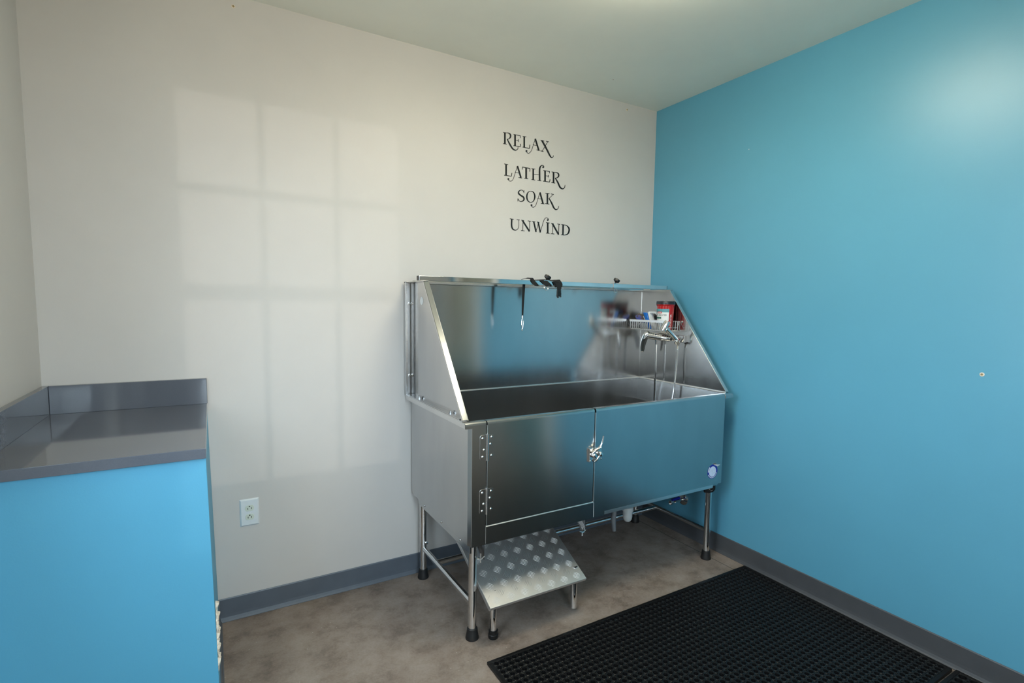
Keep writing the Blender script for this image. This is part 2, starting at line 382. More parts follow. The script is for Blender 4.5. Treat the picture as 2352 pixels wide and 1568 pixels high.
# ceiling lamp (outside the frame)
lp = empty('ceiling_lamp', (LAMP[0], LAMP[1], H-0.101), 'round flush ceiling lamp with white diffuser in front of the steel tub', 'ceiling lamp')
MB().lathe([(0.19, 0), (0.19, -0.025), (0.18, -0.03)], (LAMP[0], LAMP[1], H), seg=40).build('lamp_base', M['white_trim'], lp)
MB().lathe([(0.18, -0.030), (0.24, -0.040), (0.262, -0.055), (0.262, -0.066), (0.235, -0.082), (0.17, -0.094), (0.09, -0.100), (0.01, -0.101)], (LAMP[0], LAMP[1], H), seg=40).build('lamp_diffuser', M['diffuser'], lp)

# ------------------------------------------------------------------ wall lettering (cut vinyl)
_R, _U, _F, _C = r_, u_, f_, Vector((-2.425819, -2.489595, 1.376711))
def wallpt(zx, zy):                         # drawing sheet of the lettering -> point on the back wall
    px, py = 1120+zx/5.6, 280+zy/5.6
    d = _R*((px-1176-26.754)/1204.647) - _U*((py-784-22.581)/1204.647) + _F
    t = -_C.y/d.y; p = _C+d*t; return Vector((p.x, p.z))
SC = (wallpt(660, 900)-wallpt(560, 900)).length/100; SCZ = abs((wallpt(600, 950)-wallpt(600, 850)).y)/100
def smooth_path(pts, ws, n=7):
    out = []
    P = [Vector(p) for p in pts]
    for i in range(len(P)-1):
        p0, p1, p2, p3 = P[max(i-1, 0)], P[i], P[i+1], P[min(i+2, len(P)-1)]
        for k in range(n):
            t = k/n
            q = 0.5*((2*p1)+(p2-p0)*t+(2*p0-5*p1+4*p2-p3)*t*t+(3*p1-p0-3*p2+p3)*t**3)
            out.append((q, ws[i]+(ws[i+1]-ws[i])*t))
    out.append((P[-1], ws[-1])); return out
def stroke(mb, pts, ws, y0, y1):
    if not isinstance(ws, (list, tuple)): ws = [ws]*len(pts)
    pw = smooth_path(pts, ws) if len(pts) > 2 else [(Vector(p), w) for p, w in zip(pts, ws)]
    L, Rr = [], []
    for i, (p, w) in enumerate(pw):
        d = pw[min(i+1, len(pw)-1)][0]-pw[max(i-1, 0)][0]
        d = d.normalized() if d.length else Vector((1, 0)); nrm = Vector((-d.y, d.x))
        L.append(wallpt(*(p+nrm*w/2))); Rr.append(wallpt(*(p-nrm*w/2)))
    for i in range(len(pw)-1):
        q = [L[i], L[i+1], Rr[i+1], Rr[i]]
        vs = [(a.x, y0, a.y) for a in q]+[(a.x, y1, a.y) for a in q]
        mb.add(vs, [(0, 1, 2, 3), (7, 6, 5, 4), (0, 4, 5, 1), (1, 5, 6, 2), (2, 6, 7, 3), (3, 7, 4, 0)])
def ball(mb, c, r, y0, y1):
    pts = [wallpt(c[0]+r*cos(a), c[1]+r*sin(a)) for a in [2*pi*i/18 for i in range(18)]]
    mb.prism([(p.x, p.y) for p in pts], 'y', y0, y1)
WORDS = {
 'RELAX': ([([(222,135),(222,282)],22),([(197,133),(238,141)],8),([(197,278),(246,287)],8),
   ([(232,142),(265,143),(291,162),(292,195),(270,219),(246,222)],[6,11,18,18,10,6]),([(250,220),(282,282),(318,340),(356,364),(386,348),(391,318)],[10,19,20,14,8,5]),
   ([(352,163),(352,307)],22),([(332,159),(423,179)],8),([(420,176),(419,207)],7),([(352,232),(393,239)],6),([(394,222),(394,257)],7),([(330,305),(420,319)],8),([(419,318),(424,281)],8),
   ([(470,188),(470,328)],20),([(450,184),(497,194)],8),([(450,323),(538,341)],9),([(537,341),(543,293)],9),
   ([(611,216),(658,366)],20),([(612,218),(586,300),(560,372),(530,402),(507,394),(496,374)],[6,6,6,7,6,6]),([(580,293),(638,305)],6),([(628,359),(668,370)],8),
   ([(697,238),(740,315),(772,377),(798,430),(822,460),(840,450),(847,430)],[20,21,20,18,12,8,5]),([(680,234),(726,247)],8),([(772,256),(702,374)],7),([(750,247),(786,256)],8),([(679,371),(718,382)],8)],
   [(499,374,12)], 'black vinyl word RELAX, topmost of the four wall words'),
 'LATHER': ([([(237,543),(237,688)],22),([(212,539),(264,550)],8),([(212,684),(305,699)],9),([(304,700),(312,656)],9),
   ([(382,566),(428,716)],20),([(382,568),(352,662),(324,742),(294,762),(270,750),(264,735)],[6,6,6,7,6,6]),([(350,648),(408,657)],6),([(397,714),(442,722)],8),
   ([(495,588),(495,728)],22),([(445,579),(547,600)],10),([(448,580),(445,612)],8),([(545,599),(542,639)],8),([(470,724),(521,732)],8),
   ([(586,602),(586,742)],20),([(563,599),(612,607)],8),([(563,738),(611,748)],8),([(590,672),(665,682)],6),([(668,752),(667,640),(672,588),(690,562),(712,560),(724,578)],[20,20,18,12,9,7]),([(640,749),(688,757)],8),
   ([(738,628),(738,764)],20),([(715,624),(797,637)],8),([(796,636),(795,661)],7),([(740,692),(779,697)],6),([(780,682),(779,713)],7),([(712,760),(797,773)],9),([(796,773),(802,738)],8),
   ([(847,645),(847,783)],20),([(823,642),(858,648)],8),([(820,779),(869,787)],8),([(855,648),(888,651),(911,670),(911,700),(890,718),(864,722)],[6,10,17,17,10,6]),([(868,720),(902,778),(930,838),(962,860),(987,845),(996,810)],[10,19,20,14,9,5])],
   [(266,734,12),(714,582,12)], 'black vinyl word LATHER, second of the four wall words'),
 'SOAK': ([([(464,907),(455,884),(430,876),(403,890),(398,918),(425,944),(458,966),(467,995),(447,1019),(412,1019),(392,988)],[5,6,8,14,19,20,20,18,14,8,5]),([(467,878),(465,915)],6),([(388,984),(389,1022)],7),
   ([(555,890),(520,905),(503,955),(515,1010),(552,1034),(590,1015),(606,962),(592,908),(555,890)],[6,12,19,14,6,12,19,14,6]),
   ([(672,906),(712,1050)],20),([(672,908),(642,1000),(618,1072),(588,1097),(566,1086),(559,1072)],[6,6,6,7,6,6]),([(640,984),(695,990)],6),([(683,1048),(728,1054)],8),
   ([(768,920),(768,1052)],20),([(740,916),(795,922)],8),([(740,1050),(793,1056)],8),([(844,931),(785,987)],6),([(815,925),(850,933)],8),([(788,980),(824,1045),(852,1105),(880,1127),(905,1112),(916,1080)],[10,19,19,13,8,5])],
   [(564,1070,12)], 'black vinyl word SOAK, third of the four wall words'),
 'UNWIND': ([([(310,1248),(308,1335),(324,1377),(355,1391),(385,1378),(400,1338),(400,1262)],[20,20,17,10,7,6,6]),([(285,1244),(335,1252)],8),([(374,1255),(412,1260)],8),
   ([(455,1270),(450,1397)],7),([(447,1266),(538,1408)],20),([(541,1275),(538,1408)],7),([(432,1262),(468,1269)],8),([(430,1395),(475,1402)],8),([(515,1271),(557,1278)],8),
   ([(592,1281),(622,1415)],18),([(620,1412),(655,1290)],6),([(650,1288),(678,1421)],18),([(677,1419),(704,1325),(724,1262),(748,1233),(774,1240),(783,1258)],[6,6,7,7,7,6]),([(570,1278),(613,1285)],8),([(633,1285),(665,1291)],8),
   ([(772,1298),(772,1430)],20),([(750,1293),(797,1300)],8),([(749,1428),(796,1434)],8),
   ([(838,1310),(833,1439)],7),([(832,1306),(912,1448)],20),([(917,1315),(913,1449)],7),([(815,1302),(848,1309)],8),([(812,1436),(857,1440)],8),([(895,1311),(931,1318)],8),
   ([(971,1323),(967,1453)],20),([(948,1319),(985,1323)],8),([(944,1450),(985,1454)],8),([(975,1323),(1012,1330),(1043,1362),(1047,1400),(1028,1440),(985,1455),(968,1454)],[6,9,18,20,15,8,6])],
   [(773,1261,11)], 'black vinyl word UNWIND, lowest of the four wall words'),
}
for wd, (st, balls, lab) in WORDS.items():
    mb = MB()
    for i, (p, w) in enumerate(st): stroke(mb, p, w, -0.0002, -0.0010-0.00001*i)
    for x, y, r in balls: ball(mb, (x, y), r, -0.0002, -0.0011)
    tag(mb.build('wall_lettering', M['vinyl']), lab, 'wall lettering', 'vinyl words on the beige wall')

# ------------------------------------------------------------------ dog washing tub
TUB = (-0.86, -0.37, 0.0)
tub = empty('dog_wash_tub', TUB, 'stainless steel dog washing tub with splash walls and hinged door, in the corner', 'dog wash tub')
XL, XR, YF, ZB, ZR = -1.588, -0.143, -0.720, 0.437, 0.928
RL, RR_ = -1.618, -0.085            # outer rim ends
def roll(yin, zlow, r=0.011):       # section of the rolled front rim (y, z)
    pts = [(yin, ZR), (YF+r+0.002, ZR), (YF+r, ZR)]
    pts += [(YF+r-r*sin(a), ZR-r+r*cos(a)) for a in [pi/2*i/8 for i in range(1, 9)]]
    pts += [(YF, ZR-r-0.002), (YF, zlow), (YF+0.004, zlow), (YF+0.004, ZR-r-0.002), (YF+0.004, ZR-r)]
    pts += [(YF+r-(r-0.004)*sin(a), ZR-r+(r-0.004)*cos(a)) for a in [pi/2*i/5 for i in (4, 3, 2, 1, 0)]]
    pts += [(yin, ZR-0.004)]
    return pts
# corner post, with the rim end that overhangs the side
MB().prism(roll(-0.690, ZB), 'x', -1.590, -1.5295, True).prism(roll(-0.690, 0.905), 'x', RL, -1.590, True).build('corner_post', M['steel'], tub)
MB().prism([(-1.5890, -0.7195), (-1.5945, -0.6905), (-1.5910, -0.6905), (-1.5855, -0.7165)], 'z', ZB, 0.906).build('post_side', M['steel_plain'], tub)
MB().box(-1.5905, -1.5865, -0.6845, -0.025, 0.430, 0.906).build('side_panel', M['steel'], tub, bevel=0.0008)
MB().box(XR-0.004, XR, -0.714, -0.03, 0.455, 0.80).build('side_panel', M['steel'], tub)
# side rim, left and right, and rear bead
MB().box(RL, -1.586, -0.700, -0.022, 0.9245, ZR).box(RL, RL+0.003, -0.720, -0.022, 0.905, 0.9245).build('side_rim', M['polish'], tub, bevel=0.0012)
MB().box(-0.104, RR_, -0.695, -0.022, 0.9245, ZR).box(RR_-0.003, RR_, -0.695, -0.022, 0.905, 0.9245).build('side_rim', M['polish'], tub, bevel=0.0012)
MB().box(-1.584, -0.104, -0.040, -0.030, 0.9245, 0.9305).box(-0.112, -0.102, -0.690, -0.04, 0.9245, 0.9305).build('seam_bead', M['wire'], tub, bevel=0.002)
# door
dr = MB().prism(roll(-0.690, 0.5145), 'x', -1.5245, -1.0035, True).build('tub_door', M['steel'], tub)
MB().box(-1.5235, -1.0045, -0.7155, -0.70, 0.5145, 0.520).build('door_edge', M['wire'], dr)
MB().box(-1.5262, -1.5240, YF-0.0012, -0.70, 0.5145, 0.912).build('door_edge', M['wire'], dr, bevel=0.0008)
# front: lower rail, centre post, fixed panel
lr = MB().box(-1.5285, -0.9960, YF, -0.700, ZB, 0.5075).build('lower_rail', M['steel'], tub)
MB().prism([(YF-0.0010, 0.5072), (YF-0.0010, 0.5090), (YF+0.002, 0.5122), (-0.700, 0.5122), (-0.700, 0.5072)], 'x', -1.5285, -0.9960).build('rail_lip', M['wire'], lr)
MB().box(-0.9995, -0.9945, YF-0.0012, -0.700, 0.5125, 0.910).box(-0.9962, -0.9948, YF-0.0008, -0.714, ZB+0.004, 0.507).build('post_edge', M['wire'], tub, bevel=0.0008)
MB().box(-1.5297, -1.5283, YF-0.0008, -0.714, ZB+0.004, 0.507).build('post_edge', M['wire'], tub, bevel=0.0005)
MB().prism(roll(-0.690, ZB), 'x', -0.9950, -0.9330, True).build('centre_post', M['steel'], tub)
MB().prism([(y+0.0026 if y < -0.70 else y, z) for y, z in roll(-0.690, 0.4555)], 'x', -0.9328, XR, True).prism(roll(-0.690, 0.905), 'x', XR, RR_, True).build('fixed_panel', M['steel'], tub)
MB().box(-0.9328, -0.205, -0.7160, -0.700, 0.4385, 0.4550).build('frame_angle', M['wire'], tub, bevel=0.001)
MB().box(-1.583, -1.575, -0.690, -0.10, 0.398, 0.437).build('frame_angle', M['steel_plain'], tub, bevel=0.001)
for y in (-0.185, -0.397, -0.598): MB().dome((-1.583, y, 0.419), (-1, 0, 0), 0.0055, 0.005).build('bolt', M['steel_plain'], tub)
for z in (0.54, 0.67, 0.80): MB().dome((-1.5895, -0.6885, z), (-1, 0, 0), 0.0018, 0.0015, 8).build('rivet', M['steel_plain'], tub)
# basin
B = MB()
B.box(-1.5835, -1.5805, -0.690, -0.030, 0.50, ZR-0.004)
B.box(-1.58, -0.106, -0.036, -0.032, 0.50, ZR-0.004)
B.box(-1.58, -0.150, -0.694, -0.690, 0.50, ZR-0.008)
B.prism([(-0.105, ZR-0.004), (-0.109, ZR-0.004), (-0.153, 0.50), (-0.149, 0.50)], 'y', -0.690, -0.034)
B.box(-1.58, -0.150, -0.692, -0.034, 0.494, 0.50)
B.build('basin', M['steel_dull'], tub)
MB().box(XL+0.005, XR-0.004, -0.700, -0.026, 0.440, 0.446).build('underside', M['steel_dull'], tub)
# back sheet, outer channel, top lip
MB().box(-1.585, -0.098, -0.030, -0.026, ZR-0.002, 1.479).build('back_sheet', M['steel_back'], tub)
MB().box(-1.6105, -1.586, -0.016, -0.012, ZR, 1.470).build('channel_web', M['steel_dark'], tub)  # the recess's dark reflection is put in as a darker steel colour
b = MB().box(-1.6215, -1.6105, -0.036, -0.012, ZR, 1.475).box(-1.6215, -1.585, -0.036, -0.014, 1.470, 1.476)
b.build('back_channel', M['steel_plain'], tub, bevel=0.001)
for z in (1.372, 1.022): MB().lathe([(0.0075, 0), (0.0075, 0.004), (0.004, 0.0045), (0.004, 0.009)], (-1.5985, -0.016, z), (0, -1, 0), 6).build('bolt', M['polish'], tub)
MB().prism([(-0.026, 1.482), (-0.040, 1.482), (-0.044, 1.4775), (-0.044, 1.468), (-0.0405, 1.466), (-0.036, 1.4695), (-0.030, 1.472)], 'x', -1.585, -0.100).build('top_lip', M['polish'], tub)
MB().box(-0.1025, -0.0995, -0.0335, -0.0295, ZR, 1.471).build('corner_bead', M['polish'], tub, bevel=0.001)
# sloping side splash walls
FIN = [(-0.030, ZR), (-0.684, ZR+0.002), (-0.258, 1.472), (-0.030, 1.472)]
def fin(xs, xo, sgn):
    f = MB().prism(FIN, 'x', xs, xs+sgn*0.003).build('splash_wall', M['steel_back'], tub)
    a, c = Vector((0, -0.684, ZR+0.004)), Vector((0, -0.258, 1.474)); d = (c-a).normalized(); nrm = Vector((0, d.z, -d.y))*-1
    m = MB(); X = Vector((1, 0, 0))
    lo, hi = min(xs+sgn*0.003, xo), max(xs+sgn*0.003, xo)
    m.obox(a+X*lo, X*(hi-lo), d*(c-a).length, -nrm*0.003)
    m.obox(a+X*xo, X*(-sgn*0.0025), d*(c-a).length, -nrm*0.010)
    m.build('front_flange', M['polish'], f, bevel=0.0008)
    MB().box(lo, hi, -0.650, -0.030, ZR, ZR+0.003).build('bottom_flange', M['steel_plain'], f, bevel=0.0006)
    MB().box(lo, hi, -0.262, -0.030, 1.471, 1.4745).build('top_flange', M['steel_plain'], f, bevel=0.0006)
    return f
fl = fin(-1.5885, -1.6135, -1); fr_ = fin(-0.1000, -0.0760, 1)
for y in (-0.165, -0.535): MB().lathe([(0.007, 0.003), (0.007, 0.007), (0.0035, 0.0075), (0.0035, 0.013)], (-1.6005, y, ZR), (0, 0, 1), 6).build('bolt', M['steel_dark'], fl)
MB().disc((-1.5915, -0.177, 1.385), (-1, 0, 0), 0.0185, 0.0012, 28).build('hole_plug', M['white_plastic'], fl)
# tether bar along the top
bar = MB().box(-1.6200, -0.0815, -0.2210, -0.1990, 1.4755, 1.4975).build('tether_bar', M['chrome'], tub, bevel=0.0015)
MB().box(-1.6235, -1.6200, -0.2205, -0.1995, 1.4760, 1.4970).build('end_cap', M['black'], bar)
MB().box(-0.0815, -0.0790, -0.2205, -0.1995, 1.4760, 1.4970).build('end_cap', M['black'], bar)
for kx in (-0.940, -0.478):
    cl = MB().box(kx-0.017, kx+0.017, -0.2235, -0.1965, 1.4978, 1.5005).box(kx-0.017, kx-0.0145, -0.2235, -0.2211, 1.4730, 1.4978).box(kx-0.017, kx+0.017, -0.2235, -0.1965, 1.4720, 1.4752).build('tether_clamp', M['polish'], bar)
    ax = Vector((0.42, -0.25, 0.87))
    c0 = Vector((kx+0.004, -0.21, 1.5005))
    MB().tube([c0, c0+ax*0.014], 0.0035).build('knob_stud', M['polish'], cl) if False else None
    m = MB().tube([c0, c0+ax*0.010], 0.0045, 10)
    m.lathe([(0.006, 0.006), (0.0125, 0.010), (0.0165, 0.013), (0.0170, 0.022), (0.0150, 0.027), (0.008, 0.029)], c0, ax, 28, lambda a, h: 1+0.10*cos(7*a))
    kb = m.build('clamp_knob', M['black'], cl)
    # the clamp is a sub-part already, so ring and knob stay beside it
    kb.parent = bar
    rg = MB().tube([(kx-0.004+0.0115*cos(a), -0.2235+0.004*sin(a), 1.4605+0.0115*sin(a)) for a in [2*pi*i/22 for i in range(22)]], 0.0016, 8, closed=True)
    rg.build('tether_ring', M['chrome'], bar)
# hinges
for zc in (0.8265, 0.6125):
    hx = -1.5285
    def rr(x0, x1, z0, z1, r, left):
        pts = []
        cs = [(x1, z0, 0), (x1, z1, 0), (x0+r, z1-r, 90), (x0+r, z0+r, 180)] if left else [(x0, z1, 0), (x0, z0, 0), (x1-r, z0+r, 270), (x1-r, z1-r, 0)]
        for cx, cz, a0 in cs:
            if (cx in (x0, x1)): pts.append((cx, cz))
            else: pts += [(cx+r*cos(rad(a0+90*i/5)), cz+r*sin(rad(a0+90*i/5))) for i in range(6)]
        return pts
    hm = MB().prism(rr(-1.558, hx-0.002, zc-0.049, zc+0.049, 0.010, True), 'y', YF-0.0022, YF+0.0005)
    hm.prism(rr(hx+0.006, -1.497, zc-0.049, zc+0.049, 0.010, False), 'y', YF-0.0022, YF+0.0005)
    hinge = hm.build('hinge', M['steel'], tub, bevel=0.0006)
    MB().tube([(hx+0.002, YF-0.0035, zc-0.053), (hx+0.002, YF-0.0035, zc-0.001)], 0.0046, 12).tube([(hx+0.002, YF-0.0035, zc+0.001), (hx+0.002, YF-0.0035, zc+0.053)], 0.0046, 12).build('hinge_pin', M['polish'], hinge)
    for x, z in ((-1.547, 0.036), (-1.541, -0.009), (-1.547, -0.036), (-1.509, 0.038), (-1.514, 0.011), (-1.509, -0.034)):
        MB().dome((x, YF-0.0022, zc+z), (0, -1, 0), 0.0052, 0.0035).build('screw', M['chrome'], hinge)
# latch
lt = MB().box(-1.034, -1.0015, YF-0.010, YF-0.0003, 0.697, 0.758).build('latch', M['polish'], tub, bevel=0.0015)
kp = MB().box(-0.9945, -0.9595, YF-0.0035, YF-0.0003, 0.699, 0.757).build('latch_keeper', M['polish'], tub, bevel=0.0015)
for x, z, pp in ((-1.014, 0.727, lt), (-0.974, 0.727, kp)): MB().lathe([(0.011, 0), (0.011, 0.012), (0.008, 0.016), (0.003, 0.017)], (x, YF-0.0035 if x > -1 else YF-0.010, z), (0, -1, 0), 18).build('pivot', M['chrome'], pp)
b = MB()
lv = smooth3([(-1.024, YF-0.014, 0.740), (-1.010, YF-0.019, 0.751), (-0.997, YF-0.022, 0.757), (-0.985, YF-0.025, 0.769), (-0.978, YF-0.028, 0.788), (-0.975, YF-0.030, 0.813)], 6)
b.tube(lv, [0.0072-0.0036*(i/(len(lv)-1))**0.8 for i in range(len(lv))], 12, flat=1.3)
b.build('latch_lever', M['chrome'], lt)
MB().tube([(-1.012, YF-0.016, 0.700), (-0.998, YF-0.019, 0.709), (-0.984, YF-0.016, 0.720)], [0.005, 0.0055, 0.004], 10).build('latch_claw', M['chrome'], lt)
for x, z in ((-1.029, 0.752), (-1.029, 0.703), (-0.9645, 0.752), (-0.9645, 0.704)): MB().dome((x, YF-(0.010 if x < -1 else 0.0035), z), (0, -1, 0), 0.0038, 0.003).build('screw', M['chrome'], lt if x < -1 else kp)
# sticker
SX_, SZ_ = -0.2155, 0.5275
def ell(rx, rz, n=36): return [(SX_+rx*cos(2*pi*i/n), SZ_+rz*sin(2*pi*i/n)) for i in range(n)]
st = MB().prism(ell(0.0385, 0.0375), 'y', YF+0.0027, YF+0.0022).build('maker_sticker', M['sticker_blue'], tub)
st['label'] = 'round blue and white sticker, peeling at the top'
MB().prism(ell(0.0265, 0.0275), 'y', YF+0.0022, YF+0.0017).build('sticker_disc', M['sticker_white'], st)
b = MB()
for k, (a, w) in enumerate([(150, 3), (162, 3), (138, 3), (174, 3), (212, 3)]+[(225+i*9, 1.6) for i in range(14)]):
    t = rad(a); c = Vector((SX_+0.0325*cos(t), SZ_+0.0325*sin(t))); hw = 0.0009*w
    b.box(c.x-hw, c.x+hw, YF+0.0022, YF+0.0016, c.y-hw*1.3, c.y+hw*1.3)
b.add([(SX_+0.004, YF, SZ_+0.036), (SX_+0.034, YF, SZ_+0.023), (SX_+0.042, YF-0.010, SZ_+0.034), (SX_+0.014, YF-0.007, SZ_+0.038), (SX_+0.004, YF+0.0005, SZ_+0.0365), (SX_+0.034, YF+0.0005, SZ_+0.0235), (SX_+0.042, YF-0.0095, SZ_+0.0345), (SX_+0.014, YF-0.0065, SZ_+0.0385)],
      [(0, 1, 2, 3), (7, 6, 5, 4), (0, 4, 5, 1), (1, 5, 6, 2), (2, 6, 7, 3), (3, 7, 4, 0)])
b.build('sticker_marks', M['label_white'], st)
# legs, feet and rails
for x, y in ((-1.540, -0.626), (-0.128, -0.630), (-1.548, -0.067), (-0.130, -0.070)):
    lg = MB().lathe([(0.0170, 0.03), (0.0170, 0.444)], (x, y, 0), seg=24).build('leg', M['chrome'], tub)
    MB().lathe([(0.0270, 0), (0.0275, 0.006), (0.0245, 0.018), (0.0215, 0.045), (0.0185, 0.048)], (x, y, 0), seg=28).build('rubber_foot', M['rubber'], lg)
MB().tube([(-1.545, -0.067, 0.152), (-1.541, -0.626, 0.152)], 0.0125, 16).build('side_rail', M['chrome'], tub)
MB().tube([(-0.130, -0.070, 0.160), (-0.129, -0.630, 0.160)], 0.0125, 16).build('side_rail', M['chrome'], tub)
MB().tube([(-1.543, -0.238, 0.152), (-0.130, -0.246, 0.156)], 0.0125, 16).build('cross_rail', M['chrome'], tub)
b = MB().lathe([(0.007, 0.0), (0.007, 0.008), (0.003, 0.009)], (-1.540, -0.085, 0.185), (0.3, -0.9, 0.2), 6); b.build('rail_bolt', M['polish'], tub)
# hangers for the ramp
for hx in (-1.500, -0.984):
    sg = 1 if hx < -1.2 else -1
    hb = MB().box(hx-0.001, hx+0.001, -0.650, -0.610, 0.338, 0.441).prism([(-0.650, 0.345), (-0.50, 0.441), (-0.512, 0.441), (-0.650, 0.353)], 'x', hx-0.012, hx+0.0) .build('ramp_hanger', M['steel_plain'], tub)
    m = MB().tube([(hx-0.014, -0.648, 0.368), (hx-0.014, -0.648, 0.328)], 0.003, 8).tube([(hx-0.030, -0.648, 0.350), (hx-0.014, -0.648, 0.343), (hx+0.004, -0.648, 0.352)], [0.003, 0.005, 0.003], 8)
    m.build('wing_nut', M['polish'], hb)
# drain
dt = MB().lathe([(0.0, 0.228), (0.013, 0.230), (0.022, 0.240), (0.0255, 0.256), (0.0255, 0.287), (0.0300, 0.288), (0.0300, 0.310), (0.022, 0.312), (0.022, 0.44)], (-0.545, -0.45, 0), seg=24).build('drain_trap', M['pvc'], tub)
MB().tube([(-0.590, -0.40, 0.30), (-0.600, -0.40, 0.23), (-0.600, -0.41, 0.17)], [0.012, 0.014, 0.010], 12).tube([(-0.545, -0.45, 0.34), (-0.59, -0.40, 0.30)], 0.014, 12).build('drain_elbow', M['grey_pvc'], dt)
MB().tube([(-0.122, -0.655, 0.450), (-0.122, -0.655, 0.398), (-0.128, -0.650, 0.388), (-0.145, -0.640, 0.386), (-0.165, -0.63, 0.388)], 0.0095, 12).build('overflow_elbow', M['black'], tub)

# ------------------------------------------------------------------ loading ramp
RX0, RX1, RYF, RZF = -1.5150, -1.0400, -0.740, 0.179
SL = rad(25.5); RL_ = 0.47
ramp = empty('loading_ramp', (-1.28, -0.66, 0.0), 'short tread plate loading ramp sloping out from under the steel tub', 'ramp')
def rp(u, v, w):                     # u across, v up the slope, w above the plate
    return Vector((RX0+u, RYF+v*cos(SL)-w*sin(SL), RZF+v*sin(SL)+w*cos(SL)))
def rbox(m, u0, u1, v0, v1, w0, w1): m.obox(rp(u0, v0, w0), rp(u1, v0, w0)-rp(u0, v0, w0), rp(u0, v1, w0)-rp(u0, v0, w0), rp(u0, v0, w1)-rp(u0, v0, w0))
RW = RX1-RX0
m = MB(); rbox(m, 0, RW, 0, RL_, -0.004, 0); 
plate = m.build('plate', M['tread'], ramp, bevel=0.0012)
m = MB(); rbox(m, 0, RW, 0, 0.004, -0.014, -0.004); rbox(m, 0, 0.004, 0.004, RL_, -0.022, -0.004); rbox(m, RW-0.004, RW, 0.004, RL_, -0.022, -0.004)
m.build('plate_edge', M['tread'], plate, bevel=0.001)
m = MB(); PT = 0.047
for i in range(-14, 15):
    for j in range(-14, 15):
        cu = RW/2+(i-j)*PT/math.sqrt(2); cv = 0.225+(i+j)*PT/math.sqrt(2)
        ang = rad(-45) if i % 2 == j % 2 else rad(45)
        if not (0.0 < cu < RW and 0.0 < cv < RL_): continue
        for k in range(-2, 3):
            ou, ov = cu-sin(ang)*k*0.0066, cv+cos(ang)*k*0.0066
            L = 0.0160 if abs(k) < 2 else 0.0145
            pts = []
            ok = True
            for s_ in (-1, -0.6, 0, 0.6, 1):
                bow = 0.0016*(1-s_*s_)*(1 if ang < 0 else -1)
                pu, pv = ou+cos(ang)*L*s_-sin(ang)*bow, ov+sin(ang)*L*s_+cos(ang)*bow
                if not (0.003 < pu < RW-0.003 and 0.004 < pv < RL_-0.004): ok = False
                pts.append((pu, pv, 1-s_*s_*0.85))
            if not ok: continue
            vs = []
            for pu, pv, t in pts:
                hw = 0.0013*max(0.35, t)
                vs += [rp(pu+sin(ang)*hw, pv-cos(ang)*hw, -0.0005), rp(pu, pv, 0.0010*max(0.3, t)), rp(pu-sin(ang)*hw, pv+cos(ang)*hw, -0.0005)]
            fs = []
            for a in range(4): fs += [(a*3, a*3+1, a*3+4, a*3+3), (a*3+1, a*3+2, a*3+5, a*3+4), (a*3+2, a*3, a*3+3, a*3+5)]
            fs += [(0, 2, 1), (12, 13, 14)]
            m.add(vs, fs, True)
m.build('tread_bars', M['tread_bar'], plate)
lx, ly = -1.4620, -0.664
zt = RZF+(ly-RYF)*math.tan(SL)-0.006
lg = MB().lathe([(0.0150, 0.025), (0.0150, zt)], (lx, ly, 0), seg=20).build('leg', M['chrome'], ramp)
MB().lathe([(0.0205, 0), (0.0215, 0.006), (0.0215, 0.016), (0.0195, 0.018), (0.0195, 0.032), (0.0160, 0.034)], (lx, ly, 0), seg=24).build('rubber_foot', M['black'], lg)
MB().lathe([(0.0150, 0.016), (0.0150, zt)], (-1.0580, -0.672, 0), seg=20).build('leg', M['chrome'], ramp)

# ------------------------------------------------------------------ grooming leash wrapped round the tether bar
ls = empty('grooming_leash', (-0.95, -0.21, 1.25), 'black webbing grooming leash wrapped round the tether bar, snap hook hanging', 'leash')
def ribbon(m, pts, wid, wdir, th=0.0016):
    P = [Vector(p) for p in pts]; n = len(P); vs = []
    for i, p in enumerate(P):
        w = (Vector(wdir[i]) if isinstance(wdir, list) else Vector(wdir)).normalized()*((wid[i] if isinstance(wid, list) else wid)/2)
        t = (P[min(i+1, n-1)]-P[max(i-1, 0)]).normalized(); nr = t.cross(w).normalized()*th/2
        vs += [p-w-nr, p+w-nr, p+w+nr, p-w+nr]
    fs = [(0, 1, 2, 3), (4*n-1, 4*n-2, 4*n-3, 4*n-4)]
    for i in range(n-1):
        for k in range(4): fs.append((i*4+k, i*4+(k+1) % 4, i*4+4+(k+1) % 4, i*4+4+k))
    m.add(vs, fs)
m = MB()
ribbon(m, [(-1.0600, -0.1975, 1.496), (-1.0605, -0.1970, 1.470), (-1.063, -0.1965, 1.42), (-1.0645, -0.196, 1.36), (-1.0655, -0.196, 1.318)], [0.0185, 0.0185, 0.017, 0.0125, 0.010], (1, 0.25, 0))
m.build('strap', M['webbing'], ls)
